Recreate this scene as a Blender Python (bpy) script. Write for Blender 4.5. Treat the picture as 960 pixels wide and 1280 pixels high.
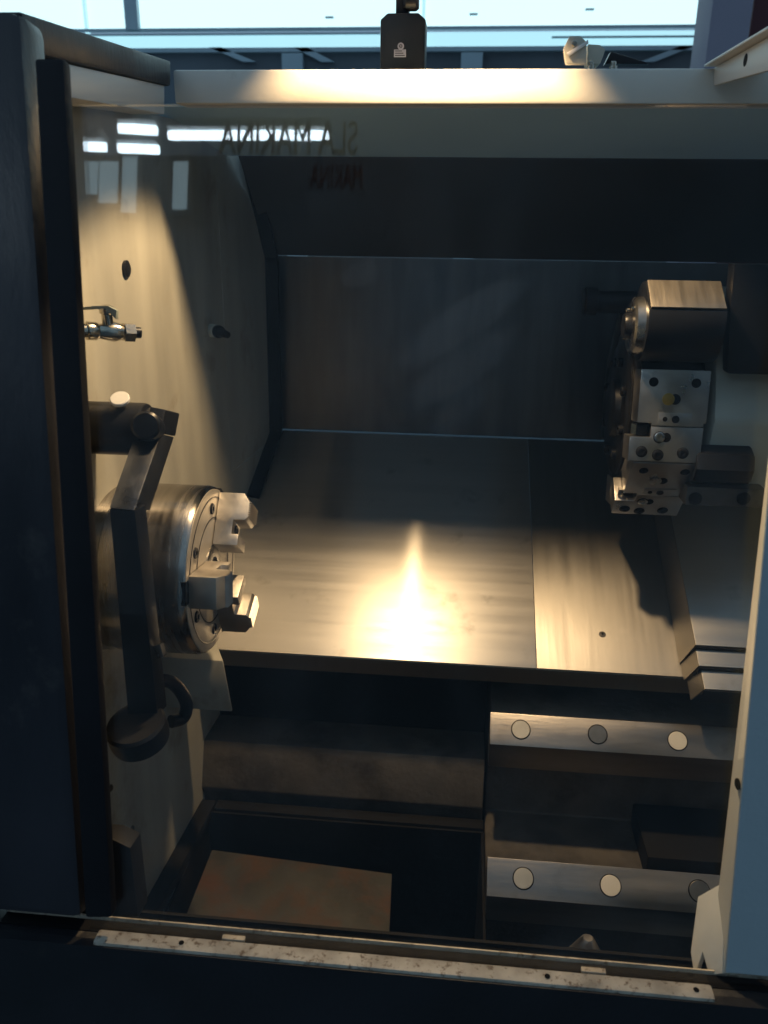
import bpy, bmesh, math, random
from mathutils import Vector, Matrix
random.seed(7)
S = bpy.context.scene
for o in list(bpy.data.objects): bpy.data.objects.remove(o)
C = S.collection
R = math.radians

# ------------------------------------------------------------------ camera
# World: X right, Y into the machine, Z up, the lens at the origin, metres.
PITCH, YAW, ROLL, F = R(19.9), R(5.3), 0.0123, 1031.0
fw = Vector((-math.sin(YAW)*math.cos(PITCH), math.cos(YAW)*math.cos(PITCH), -math.sin(PITCH)))
r0 = Vector((math.cos(YAW), math.sin(YAW), 0)); u0 = r0.cross(fw)
RT = r0*math.cos(ROLL) + u0*math.sin(ROLL); UP = RT.cross(fw)
cam = bpy.data.cameras.new('camera'); cam.sensor_fit = 'VERTICAL'; cam.sensor_height = 36
cam.lens = F/1280*36; cam.clip_start = .02; cam.clip_end = 200
co = bpy.data.objects.new('camera', cam); C.objects.link(co)
co.matrix_world = Matrix(((RT.x, UP.x, -fw.x, 0), (RT.y, UP.y, -fw.y, 0), (RT.z, UP.z, -fw.z, 0), (0, 0, 0, 1)))
S.camera = co
cam.dof.use_dof = True; cam.dof.focus_distance = 1.18; cam.dof.aperture_fstop = 7.5
# ------------------------------------------------------------------ world, exposure
W = bpy.data.worlds.new('World'); S.world = W; W.use_nodes = True
W.node_tree.nodes['Background'].inputs[0].default_value = (.36, .56, .78, 1)
W.node_tree.nodes['Background'].inputs[1].default_value = .52
vs = S.view_settings; vs.view_transform = 'Standard'; vs.look = 'None'; vs.exposure = 0; vs.gamma = 1; vs.use_curve_mapping = False
S.cycles.use_denoising = True; S.cycles.sample_clamp_indirect = 4; S.cycles.max_bounces = 6; S.cycles.adaptive_threshold = .03; S.cycles.transparent_max_bounces = 16
S.cycles.caustics_reflective = True; S.cycles.blur_glossy = .5
# ------------------------------------------------------------------ the machine's work lamp
LAMP = Vector((-.066, 1.102, .372))
ld = bpy.data.lights.new('work_light', 'SPOT'); ld.energy = 46; ld.color = (1, .66, .345)
ld.spot_size = R(93); ld.spot_blend = .12; ld.shadow_soft_size = .026
lo = bpy.data.objects.new('work_light', ld); C.objects.link(lo); lo.location = LAMP

# ------------------------------------------------------------------ helpers
def ray(px, py): return (fw + RT*((px-480)/F) - UP*((py-640)/F))
def atY(px, py, Y): d = ray(px, py); return d*(Y/d.y)
def atX(px, py, X): d = ray(px, py); return d*(X/d.x)
def atZ(px, py, Z): d = ray(px, py); return d*(Z/d.z)
def atP(px, py, p, n): d = ray(px, py); return d*(Vector(p).dot(n)/d.dot(n))

def nd(t, typ, **k):
    n = t.nodes.new(typ)
    for a, v in k.items(): setattr(n, a, v)
    return n
def mat(name, col, rough=.5, metal=0, var=.25, scale=6, stretch=(1, 1, 1), bump=0, bscale=None, col2=None, c2=(.55, .7),
        c2scale=9, aniso=0, tang=None, spec=.5, rvar=.0, coat=0, speck=None):
    """One procedural paint or metal: base tone, mottling, an optional second tone in patches, grain as fine relief."""
    m = bpy.data.materials.new(name); m.use_nodes = True; t = m.node_tree; b = t.nodes['Principled BSDF']; L = t.links.new
    tc = nd(t, 'ShaderNodeTexCoord'); mp = nd(t, 'ShaderNodeMapping'); mp.inputs['Scale'].default_value = stretch
    L(tc.outputs['Object'], mp.inputs[0])
    no = nd(t, 'ShaderNodeTexNoise'); no.inputs['Scale'].default_value = scale; no.inputs['Detail'].default_value = 6
    L(mp.outputs[0], no.inputs['Vector'])
    mr = nd(t, 'ShaderNodeMapRange'); mr.inputs[1].default_value = .25; mr.inputs[2].default_value = .75
    mr.inputs[3].default_value = 1-var; mr.inputs[4].default_value = 1+var*.5; L(no.outputs[0], mr.inputs[0])
    mx = nd(t, 'ShaderNodeMix', data_type='RGBA', blend_type='MULTIPLY'); mx.inputs[0].default_value = 1
    mx.inputs[6].default_value = (*col, 1); L(mr.outputs[0], mx.inputs[7]); out = mx.outputs[2]
    if col2:
        n2 = nd(t, 'ShaderNodeTexNoise'); n2.inputs['Scale'].default_value = c2scale; n2.inputs['Detail'].default_value = 8
        n2.inputs['Roughness'].default_value = .65
        L(tc.outputs['Object'], n2.inputs['Vector'])
        r2 = nd(t, 'ShaderNodeMapRange'); r2.inputs[1].default_value, r2.inputs[2].default_value = c2; L(n2.outputs[0], r2.inputs[0])
        m2 = nd(t, 'ShaderNodeMix', data_type='RGBA'); L(r2.outputs[0], m2.inputs[0]); L(out, m2.inputs[6])
        m2.inputs[7].default_value = (*col2, 1); out = m2.outputs[2]
    L(out, b.inputs['Base Color'])
    b.inputs['Metallic'].default_value = metal; b.inputs['Roughness'].default_value = rough
    b.inputs['Specular IOR Level'].default_value = spec; b.inputs['Coat Weight'].default_value = coat
    if rvar:
        rr = nd(t, 'ShaderNodeMapRange'); rr.inputs[1].default_value = .3; rr.inputs[2].default_value = .7
        rr.inputs[3].default_value = max(.03, rough-rvar); rr.inputs[4].default_value = rough+rvar
        L(no.outputs[0], rr.inputs[0]); L(rr.outputs[0], b.inputs['Roughness'])
    if aniso:
        b.inputs['Anisotropic'].default_value = aniso
        cx = nd(t, 'ShaderNodeCombineXYZ')
        for i in range(3): cx.inputs[i].default_value = tang[i]
        L(cx.outputs[0], b.inputs['Tangent'])
    if bump:
        n3 = nd(t, 'ShaderNodeTexNoise'); n3.inputs['Scale'].default_value = bscale or scale*8; n3.inputs['Detail'].default_value = 5
        L(mp.outputs[0], n3.inputs['Vector'])
        bp = nd(t, 'ShaderNodeBump'); bp.inputs['Strength'].default_value = bump; bp.inputs['Distance'].default_value = .002
        L(n3.outputs[0], bp.inputs['Height']); L(bp.outputs[0], b.inputs['Normal'])
    return m
def emis(name, col, st):
    m = bpy.data.materials.new(name); m.use_nodes = True; t = m.node_tree; b = t.nodes['Principled BSDF']
    b.inputs['Base Color'].default_value = (*[c*.5 for c in col], 1)
    b.inputs['Emission Color'].default_value = (*col, 1); b.inputs['Emission Strength'].default_value = st
    return m
SL = Vector((0, -.885, -.465)); SN = Vector((0, -.465, .885))       # down the slant bed, and out of it
M = dict(
 cream=mat('cream_paint', (.40, .39, .335), .42, var=.26, scale=16, stretch=(1, 1, .16), bump=.10, bscale=160, col2=(.24, .205, .15), c2=(.56, .74), c2scale=10, rvar=.08),
 white=mat('white_paint', (.66, .66, .60), .38, var=.08, scale=4, bump=.06, bscale=140, col2=(.4, .37, .3), c2=(.66, .8), c2scale=10),
 navy=mat('dark_blue_paint', (.020, .022, .029), .40, var=.4, scale=9, stretch=(1, 1, .35), bump=.25, bscale=170, col2=(.05, .048, .048), c2=(.60, .76), c2scale=14, rvar=.12),
 front=mat('front_panel_paint', (.007, .009, .013), .45, var=.4, scale=9, bump=.25, bscale=170, col2=(.022, .021, .02), c2=(.62, .78), c2scale=16, rvar=.12),
 blue=mat('door_blue_paint', (.34, .42, .45), .45, var=.12, scale=4, bump=.2, bscale=170),
 rubber=mat('black_rubber', (.008, .009, .012), .62, var=.3, scale=14, bump=.2, bscale=120, spec=.25),
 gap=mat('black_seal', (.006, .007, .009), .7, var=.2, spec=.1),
 black=mat('black_oxide', (.010, .011, .014), .36, metal=0, spec=.28, var=.3, scale=20, bump=.1, bscale=140, rvar=.08),
 satin=mat('satin_black_arm', (.075, .08, .09), .34, metal=.85, var=.3, scale=26, bump=.12, bscale=200, rvar=.1),
 steel=mat('ground_steel', (.46, .45, .43), .27, metal=1, var=.2, scale=18, stretch=(1, 1, 1), bump=.05, bscale=240, rvar=.07),
 holder=mat('holder_steel', (.50, .48, .46), .36, metal=1, var=.22, scale=30, bump=.1, bscale=200, rvar=.09),
 chuck=mat('turned_steel', (.44, .41, .37), .24, metal=1, var=.25, scale=10, stretch=(14, 1, 1), bump=.10, bscale=60, rvar=.06,
           aniso=.5, tang=(1, 0, 0)),
 flat=mat('milled_flat', (.46, .41, .34), .42, metal=.9, var=.22, scale=9, stretch=(9, 1, 1), bump=.12, bscale=40, rvar=.06),
 facem=mat('chuck_face_steel', (.60, .55, .47), .42, metal=.55, var=.2, scale=20, bump=.12, bscale=90),
 jaw=mat('jaw_steel', (.62, .58, .52), .46, metal=1, var=.3, scale=30, bump=.15, bscale=120, rvar=.1),
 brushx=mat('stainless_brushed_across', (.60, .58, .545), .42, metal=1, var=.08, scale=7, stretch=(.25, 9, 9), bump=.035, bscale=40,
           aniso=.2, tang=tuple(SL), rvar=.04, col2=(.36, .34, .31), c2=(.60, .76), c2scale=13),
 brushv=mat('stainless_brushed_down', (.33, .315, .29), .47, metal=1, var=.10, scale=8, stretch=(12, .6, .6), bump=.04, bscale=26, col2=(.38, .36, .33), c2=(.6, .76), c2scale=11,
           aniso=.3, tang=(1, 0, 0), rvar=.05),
 back=mat('stainless_back', (.15, .155, .165), .34, metal=1, var=.25, scale=5, stretch=(6, 1, .8), bump=.12, bscale=30, rvar=.06),
 dark=mat('dark_back_panel', (.045, .040, .038), .30, var=.3, scale=5, bump=.06, bscale=60, spec=.6),
 way=mat('hardened_way', (.31, .29, .265), .38, metal=1, var=.35, scale=9, stretch=(.4, 3, 3), bump=.12, bscale=60, rvar=.1,
         col2=(.20, .18, .16), c2=(.55, .8), c2scale=16),
 plugd=mat('way_plug_dim_glint', (.34, .32, .29), .36, metal=1, var=.25, scale=30, bump=.1),  # dim copy of the plug steel, its weak glint put into the colour
 plugb=mat('way_plug_bright_glint', (.82, .78, .68), .5, metal=.35, var=.08, scale=30),  # bright copy of the plug steel, its strong glint put into the colour
 endwall=mat('hall_end_paint', (.30, .34, .37), .8, var=.3, scale=.8),
 plug=mat('way_plug', (.66, .60, .48), .42, metal=.7, var=.15, scale=40, bump=.1),
 cast=mat('cast_iron', (.105, .095, .083), .6, metal=.25, var=.4, scale=14, bump=.5, bscale=110, col2=(.035, .032, .03), c2=(.5, .7)),
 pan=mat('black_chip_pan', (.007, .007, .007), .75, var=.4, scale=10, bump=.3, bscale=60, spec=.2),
 rust=mat('rusty_plate', (.075, .074, .064), .66, metal=.2, var=.5, scale=12, bump=.5, bscale=90, col2=(.105, .055, .034), c2=(.46, .66), c2scale=15),
 sill=mat('worn_sill', (.42, .375, .30), .55, metal=0, var=.5, scale=30, bump=.35, bscale=150, col2=(.10, .065, .04), c2=(.54, .66), c2scale=150),
 chrome=mat('nickel_brass', (.50, .46, .38), .20, metal=1, var=.25, scale=40, bump=.1),
 brass=mat('brass', (.62, .44, .14), .32, metal=1, var=.2, scale=60),
 whitecap=mat('white_plastic', (.72, .72, .70), .5, var=.06, scale=20),
 handle=mat('grey_green_handle', (.30, .34, .30), .5, var=.2, scale=30),
 house=mat('grey_green_paint', (.48, .52, .48), .45, var=.2, scale=7, bump=.1, bscale=140),
 roof=mat('roof_underside_haze', (.36, .54, .60), .5, var=.12, scale=4, bump=.05),  # blue haze of the mirrored hall put into this colour
 beige=mat('beige_plastic', (.50, .48, .40), .5, var=.1, scale=30),
 hallwall=mat('hall_wall', (.14, .17, .19), .8, var=.3, scale=1.2),
 pillar=mat('hall_pillar', (.26, .25, .31), .7, var=.12, scale=2),
 maroon=mat('maroon_board', (.10, .03, .035), .7, var=.2, scale=2),
 frame=mat('window_frame', (.42, .55, .60), .5, var=.15, scale=2),  # paled: the flare of the windows is put into the colour
 sign=mat('sign_red', (.22, .03, .05), .6, var=.1),
 sky=emis('daylit_pane', (.66, .95, 1.0), 1.2), sky2=emis('daylit_lower_pane', (.46, .80, .90), 1.0),
 winr=emis('daylit_window', (.60, .84, .95), 2.0),
 tube=emis('fluorescent_tube', (.72, .88, 1.0), 26),
 bulb=emis('lamp_glass', (1, .72, .38), 6),
)
def second_lobe(m, fac, rough, aniso, tang, col):
    t = m.node_tree; L = t.links.new; b = t.nodes['Principled BSDF']; o = [n for n in t.nodes if n.type == 'OUTPUT_MATERIAL'][0]
    g = nd(t, 'ShaderNodeBsdfAnisotropic'); g.inputs['Color'].default_value = (*col, 1); g.inputs['Roughness'].default_value = rough
    g.inputs['Anisotropy'].default_value = aniso
    cx = nd(t, 'ShaderNodeCombineXYZ')
    for i in range(3): cx.inputs[i].default_value = tang[i]
    L(cx.outputs[0], g.inputs['Tangent'])
    mx = nd(t, 'ShaderNodeMixShader'); mx.inputs[0].default_value = fac; L(b.outputs[0], mx.inputs[1]); L(g.outputs[0], mx.inputs[2]); L(mx.outputs[0], o.inputs[0])
second_lobe(M['brushx'], .22, .34, .84, (1, 0, 0), (.55, .53, .50))
# glass: a clear pane, reflecting by Fresnel, with faint finger smears
def glass():
    m = bpy.data.materials.new('window_glass'); m.use_nodes = True; t = m.node_tree; t.nodes.clear(); L = t.links.new
    o = nd(t, 'ShaderNodeOutputMaterial'); tr = nd(t, 'ShaderNodeBsdfTransparent'); gl = nd(t, 'ShaderNodeBsdfGlossy')
    tr.inputs[0].default_value = (.95, .97, .97, 1); gl.inputs['Roughness'].default_value = .014
    fr = nd(t, 'ShaderNodeFresnel'); ge = nd(t, 'ShaderNodeNewGeometry'); mi = nd(t, 'ShaderNodeMapRange')
    mi.inputs[3].default_value = 1.5; mi.inputs[4].default_value = 1/1.5     # same air-to-glass reflectance on both faces
    L(ge.outputs['Backfacing'], mi.inputs[0]); L(mi.outputs[0], fr.inputs[0])
    mx = nd(t, 'ShaderNodeMixShader'); L(fr.outputs[0], mx.inputs[0]); L(tr.outputs[0], mx.inputs[1]); L(gl.outputs[0], mx.inputs[2])
    tc = nd(t, 'ShaderNodeTexCoord'); mp = nd(t, 'ShaderNodeMapping'); mp.inputs['Scale'].default_value = (1, 1, .45); mp.inputs['Rotation'].default_value = (0, .6, 0)
    L(tc.outputs['Object'], mp.inputs[0]); no = nd(t, 'ShaderNodeTexNoise'); no.inputs['Scale'].default_value = 7; no.inputs['Detail'].default_value = 7; no.inputs['Distortion'].default_value = .8
    L(mp.outputs[0], no.inputs['Vector']); mr = nd(t, 'ShaderNodeMapRange'); mr.inputs[1].default_value = .45; mr.inputs[2].default_value = .8; mr.inputs[4].default_value = .022
    L(no.outputs[0], mr.inputs[0]); df = nd(t, 'ShaderNodeBsdfDiffuse'); df.inputs[0].default_value = (.6, .63, .65, 1)
    acc = mr.outputs[0]
    for (x, z, an, lx_, lz_, k) in SMEARS:                       # wiped finger marks, each a soft oval of grease
        m_ = nd(t, 'ShaderNodeMapping', vector_type='TEXTURE'); m_.inputs['Location'].default_value = (x, 0, z)
        m_.inputs['Rotation'].default_value = (0, -an, 0); m_.inputs['Scale'].default_value = (lx_, 3, lz_)
        L(tc.outputs['Object'], m_.inputs[0]); g_ = nd(t, 'ShaderNodeTexGradient', gradient_type='SPHERICAL'); L(m_.outputs[0], g_.inputs[0])
        r_ = nd(t, 'ShaderNodeMapRange', interpolation_type='SMOOTHSTEP'); r_.inputs[2].default_value = .45; r_.inputs[4].default_value = k; L(g_.outputs[0], r_.inputs[0])
        ad = nd(t, 'ShaderNodeMath', operation='ADD'); L(acc, ad.inputs[0]); L(r_.outputs[0], ad.inputs[1]); acc = ad.outputs[0]
    m2 = nd(t, 'ShaderNodeMixShader'); L(acc, m2.inputs[0]); L(mx.outputs[0], m2.inputs[1]); L(df.outputs[0], m2.inputs[2])
    L(m2.outputs[0], o.inputs[0]); return m
SMEARS = []

def quad_box(bm, o, ax, ay, az):
    o, ax, ay, az = map(Vector, (o, ax, ay, az)); v = []
    for k in range(8): v.append(bm.verts.new(o + ax*(k & 1) + ay*(k >> 1 & 1) + az*(k >> 2 & 1)))
    for f in ((0, 2, 3, 1), (4, 5, 7, 6), (0, 1, 5, 4), (2, 6, 7, 3), (0, 4, 6, 2), (1, 3, 7, 5)): bm.faces.new([v[i] for i in f])
    return bm
def box(x0, x1, y0, y1, z0, z1, bm=None):
    return quad_box(bm or bmesh.new(), (x0, y0, z0), (x1-x0, 0, 0), (0, y1-y0, 0), (0, 0, z1-z0))
def slab(pts, off, bm=None):
    """Closed prism: a polygon swept by the vector off."""
    bm = bm or bmesh.new(); off = Vector(off); a = [bm.verts.new(p) for p in pts]; b = [bm.verts.new(Vector(p)+off) for p in pts]; n = len(a)
    bm.faces.new(a); bm.faces.new(b[::-1])
    for i in range(n): bm.faces.new((a[i], b[i], b[(i+1) % n], a[(i+1) % n]))
    return bm
def frame_of(d):
    d = Vector(d).normalized(); a = Vector((0, 0, 1)) if abs(d.z) < .9 else Vector((1, 0, 0)); u = d.cross(a).normalized(); return d, u, d.cross(u)
def turn(p0, d, prof, seg=32, bm=None, ring=False):
    """Solid of revolution about the line p0 + t d; prof = [(t, r)...] from one end to the other."""
    bm = bm or bmesh.new(); p0 = Vector(p0); d, u, w = frame_of(d); rings = []
    for t, r in prof:
        c = p0 + d*t
        rings.append([bm.verts.new(c)] if r < 1e-6 else [bm.verts.new(c + (u*math.cos(2*math.pi*k/seg) + w*math.sin(2*math.pi*k/seg))*r) for k in range(seg)])
    for A, B in zip(rings, rings[1:]+(rings[:1] if ring else [])):
        for k in range(seg):
            a, b, c, e = A[k % len(A)], A[(k+1) % len(A)], B[(k+1) % len(B)], B[k % len(B)]
            q = [x for i, x in enumerate((a, b, c, e)) if x not in (a, b, c, e)[:i]]
            if len(q) > 2: bm.faces.new(q)
    for rg in () if ring else (rings[0], rings[-1]):
        if len(rg) > 1: bm.faces.new(rg)
    return bm
def cyl(p0, p1, r, seg=24, ch=.0008, bm=None):
    p0, p1 = Vector(p0), Vector(p1); l = (p1-p0).length; ch = min(ch, l*.4, r*.4)
    return turn(p0, p1-p0, [(0, r-ch), (ch, r), (l-ch, r), (l, r-ch)], seg, bm)
def pipe(pts, r, seg=16, bm=None):
    bm = bm or bmesh.new(); pts = [Vector(p) for p in pts]; rings = []
    d, u, w = frame_of(pts[1]-pts[0])
    for i, p in enumerate(pts):
        t = (pts[min(i+1, len(pts)-1)]-pts[max(i-1, 0)]).normalized(); u = (u - t*u.dot(t)).normalized(); w = t.cross(u)
        rings.append([bm.verts.new(p + (u*math.cos(2*math.pi*k/seg)+w*math.sin(2*math.pi*k/seg))*r) for k in range(seg)])
    for A, B in zip(rings, rings[1:]):
        for k in range(seg): bm.faces.new((A[k], A[(k+1) % seg], B[(k+1) % seg], B[k]))
    bm.faces.new(rings[0]); bm.faces.new(rings[-1]); return bm
WLOC = {}
def thing(name, label, cat, loc=(0, 0, 0), group=None, kind=None):
    o = bpy.data.objects.new(name, None); C.objects.link(o); o.location = loc; o.empty_display_size = .05
    WLOC[o] = Vector(loc); tag(o, label, cat, group, kind); return o
def tag(o, label, cat=None, group=None, kind=None):
    o['label'] = label
    if cat: o['category'] = cat
    if group: o['group'] = group
    if kind: o['kind'] = kind
    return o
def obj(name, bm, m, parent=None, bev=0, smooth=35):
    bmesh.ops.recalc_face_normals(bm, faces=bm.faces)
    if bev:
        es = [e for e in bm.edges if len(e.link_faces) == 2 and e.calc_face_angle(0) > .5]
        bmesh.ops.bevel(bm, geom=es, offset=bev, segments=2, profile=.6, affect='EDGES', clamp_overlap=True)
    if parent is not None: base = WLOC[parent]
    else:
        xs = [v.co for v in bm.verts]; lo_ = [min(v[i] for v in xs) for i in range(3)]; hi = [max(v[i] for v in xs) for i in range(3)]
        base = Vector(((lo_[0]+hi[0])/2, (lo_[1]+hi[1])/2, lo_[2]))
    bmesh.ops.translate(bm, verts=bm.verts, vec=-base)
    for f in bm.faces: f.smooth = True
    for e in bm.edges:
        if len(e.link_faces) == 2 and e.calc_face_angle(0) > R(smooth): e.smooth = False
    me = bpy.data.meshes.new(name); bm.to_mesh(me); bm.free(); me.materials.append(M[m] if isinstance(m, str) else m)
    o = bpy.data.objects.new(name, me); C.objects.link(o)
    if parent is not None: o.parent = parent; WLOC[o] = base.copy()
    else: o.location = base; WLOC[o] = base.copy()
    return o

# ------------------------------------------------------------------ main dimensions
LEAN = R(9.0)                                     # the front leans back
FO, FN = Vector((0, .62, -.70)), Vector((0, -math.cos(LEAN), math.sin(LEAN)))   # front plane, facing the viewer
def fp(px, py, d=0): return atP(px, py, FO - FN*d, FN)    # on the front plane, d metres behind it
UPF = Vector((0, math.sin(LEAN), math.cos(LEAN)))
BY, BZ0 = 1.18, atY(540, 130, 1.18).z             # header beam
BZ1 = atY(540, 86, 1.18).z
CT, CB = Vector((0, 1.700, -.4413)), Vector((0, 1.207, -.700))     # slant cover, top and bottom line
SL = (CB-CT).normalized(); SN = Vector((0, SL.z, -SL.y)); SN = SN if SN.z > 0 else -SN
def cv(px, py, h=0): return atP(px, py, CT + SN*h, SN)
XR = .72                                          # right inner wall
WALL = [(-.472, .72), (-.422, 1.45), (-.398, 1.750)]           # left inner wall in plan
def wall_x(Y):
    for (xa, ya), (xb, yb) in zip(WALL, WALL[1:]):
        if Y <= yb: return xa+(xb-xa)*(Y-ya)/(yb-ya)
    return WALL[-1][0]
def on_wall(px, py, off=0):
    lo_, hi = .7, 1.80
    for _ in range(40):
        m = (lo_+hi)/2; p = atY(px, py, m)
        if p.x < wall_x(m)+off: hi = m
        else: lo_ = m
    return atY(px, py, lo_)

# ------------------------------------------------------------------ enclosure
E = thing('lathe_enclosure', 'dark blue and cream sheet metal housing around the open lathe interior', 'machine housing', (0, .62, -1.6))
# left column: front skin with a rolled edge, and black seal beside it
ea, eb = fp(27, 40), fp(103, 1150)
colx_t, colx_b = fp(27, 40).x, fp(103, 1150).x
top = fp(25, 12)
pts = [Vector((-.95, top.y, top.z)), top, fp(102, 1150), Vector((-.95, fp(102, 1150).y, fp(102, 1150).z))]
obj('left_column', slab(pts, -FN*.045), 'navy', E, bev=.010)
g0, g1, g2, g3 = fp(42, 72, -.006), fp(79, 72, -.006), fp(140, 1148, -.006), fp(106, 1148, -.006)
obj('door_seal', slab([g0, g1, g2, g3], -FN*.0145), 'rubber', E, bev=.004)
# side rail of the open roof, running back to the header, with a cream liner under it
XS = atY(214, 92, BY).x
ra, rb = atX(27, 14, XS), atX(214, 76, XS); rc, rd = atX(214, 108, XS), atX(40, 66, XS)
obj('side_rail', slab([ra, rb, rc, rd], (-.09, 0, 0)), 'navy', E, bev=.004)
la, lb = atX(60, 74, XS-.004), atX(206, 107, XS-.004); lc, ldn = atX(206, 143, XS-.004), atX(60, 117, XS-.004)
obj('rail_liner', slab([la, lb, lc, ldn], (-.07, 0, 0)), 'white', E, bev=.002)
# left wall sheets
ZT, ZB = .125, -1.16
for i, ((xa, ya), (xb, yb)) in enumerate(zip(WALL, WALL[1:])):
    zb = ZB if i == 0 else -.46
    d = Vector((xb-xa, yb-ya, 0)).normalized(); n = Vector((-d.y, d.x, 0))
    e0, e1 = (Vector((xa, ya, 0)), Vector((xb, yb, 0))); e1 = e1 - d*.0015
    obj('side_panel', slab([e0+Vector((0, 0, zb)), e1+Vector((0, 0, zb)), e1+Vector((0, 0, ZT)), e0+Vector((0, 0, ZT))], n*.004), 'cream', E)
# lower foot of the rear side sheet, running forward along the slant
w1, w2 = WALL[1], WALL[2]
obj('side_panel', slab([(w1[0]-.001, w1[1]+.002, -.462), (w2[0], w2[1], -.462), (wall_x(1.28)-.002, 1.30, -.86), (wall_x(1.28)-.002, 1.24, -.86)], (-.004, 0, 0)), 'cream', E)
# header beam and roof behind it
hx0, hx1 = XS+.002, XR
obj('header_beam', box(hx0, hx1, BY, BY+.05, BZ0, BZ1), 'white', E, bev=.004)
RB = atY(480, 196, 1.50)                           # where the roof meets the back
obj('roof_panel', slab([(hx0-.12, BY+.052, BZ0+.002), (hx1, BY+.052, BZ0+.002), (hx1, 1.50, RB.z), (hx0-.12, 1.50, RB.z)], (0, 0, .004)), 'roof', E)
# back: dark upper sheet, stainless lower sheet
z1 = atY(480, 321, 1.735).z; z2 = CT.z
obj('rear_panel', slab([(-.40, 1.503, RB.z+.01), (XR, 1.503, RB.z+.01), (XR, 1.735, z1), (-.40, 1.735, z1)], (0, .004, 0)), 'dark', E)
obj('rear_panel', slab([(-.396, 1.740, z1-.002), (XR, 1.740, z1-.002), (XR, 1.715, z2), (-.396, 1.715, z2)], (0, .004, 0)), 'back', E)
# black seal in the corner of wall and back
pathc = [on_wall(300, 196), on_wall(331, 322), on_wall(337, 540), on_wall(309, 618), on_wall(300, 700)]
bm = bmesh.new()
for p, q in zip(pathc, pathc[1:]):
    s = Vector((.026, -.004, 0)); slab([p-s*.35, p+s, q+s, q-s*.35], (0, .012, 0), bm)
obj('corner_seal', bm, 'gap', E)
obj('light_stop_sheet', box(-.42, XR, 1.44, 1.444, -1.46, -.66), 'pan', E)  # black sheet added under the cover to stop light leaking in
obj('right_panel', box(XR, XR+.004, .70, 1.75, -1.1, .12), 'cream', E)
# sill
sl, sr = fp(122, 1171), fp(893, 1239)
ZS = (sl.z+sr.z)/2
def sz(px, py, dz=0): return atZ(px, py, ZS+dz)
p0, p1, p2, p3 = sz(124, 1161), sz(889, 1230), sz(894, 1247), sz(120, 1180)
yb_, yf_ = (p0.y+p1.y)/2, (p2.y+p3.y)/2
sx0, sx1 = p0.x, p1.x
sill = obj('sill_strip', box(sx0, sx1, yf_, yb_, ZS-.012, ZS), 'sill', E, bev=.0025)
for px, py in ((228, 1179), (684, 1221), (870, 1240)):
    c = sz(px, py-3); obj('sill_hole', turn((c.x, (yf_+yb_)/2, ZS+.0006), (0, 0, 1), [(0, 0), (0, .0028), (.0002, .0028), (.0003, 0)], 12), 'gap', sill)
l0, l1 = sz(146, 1146), sz(862, 1211)
yl_ = (l0.y+l1.y)/2
obj('sill_lip', box(-.46, XR, yl_, yl_+.002, ZS-.05, ZS-.001), 'sill', E, bev=.0008)
obj('door_track', box(-.46, XR, yb_+.001, yl_-.001, ZS-.03, ZS-.005), 'gap', E)
for px, py in ((292, 1172), (742, 1213)):
    c = sz(px, py); obj('track_tab', box(c.x-.012, c.x+.012, yb_+.0012, yb_+.007, ZS-.0045, ZS+.0005), 'sill', E, bev=.001)
obj('front_panel', slab([(-.95, yf_-.002, ZS-.004), (.9, yf_-.002, ZS-.004), (.9, yf_-.10, -1.55), (-.95, yf_-.10, -1.55)], (0, .01, 0)), 'front', E)
obj('front_ledge', box(-.95, sx0-.001, yf_+.001, yb_+.02, ZS-.02, ZS-.006), 'front', E, bev=.002)
obj('front_ledge', box(sx1+.001, .9, yf_+.001, yb_+.02, ZS-.02, ZS-.006), 'front', E, bev=.002)
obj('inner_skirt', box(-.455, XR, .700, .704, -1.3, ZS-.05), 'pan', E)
# black bracket at the foot of the column
b0, b1, b2, b3 = fp(104, 1048, .052), fp(163, 1060, .052), fp(173, 1148, .052), fp(104, 1148, .052)
obj('seal_foot', slab([b0, fp(140, 1049, .052), b1, b2, b3], -FN*.03), 'rubber', E, bev=.003)

# ------------------------------------------------------------------ bed, chip pan
B = thing('slant_bed', 'dark cast iron slant bed carrying two ground steel ways', 'lathe bed', (.35, 1.2, -1.45))
bx0, bx1 = .072, XR-.003
def prism_x(prof, x0, x1, bm=None): return slab([(x0, y, z) for y, z in prof], (x1-x0, 0, 0), bm)
def zr(py, Y, px=611): return atY(px, py, Y).z
A_ = (1.198, zr(890, 1.198))
def on45(py, P0):                                # along a 45 degree face that starts at P0, down to the sight line of row py
    k = zr(py, 1.0); Y = (P0[0]-P0[1])/(1-k); return (Y, P0[1]-(P0[0]-Y))
B_ = on45(930, A_); C_ = (B_[0]+.004, zr(958, B_[0]+.004))
E_ = (1.035, zr(1071, 1.035)); F_ = on45(1120, E_); G_ = (F_[0]+.003, zr(1150, F_[0]+.003))
FZ = zr(1050, 1.172)
obj('bed_casting', prism_x([(1.28, A_[1]-.01), (A_[0]+.012, A_[1]-.012), (C_[0]+.03, C_[1]-.004), (1.25, C_[1]-.035), (1.25, FZ), (1.105, FZ),
    (E_[0]+.014, E_[1]-.014), (G_[0]+.02, G_[1]-.003), (1.09, G_[1]-.05), (1.09, -1.45), (1.42, -1.45), (1.42, A_[1]-.01)], bx0+.003, bx1), 'cast', B, bev=.004)
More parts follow.
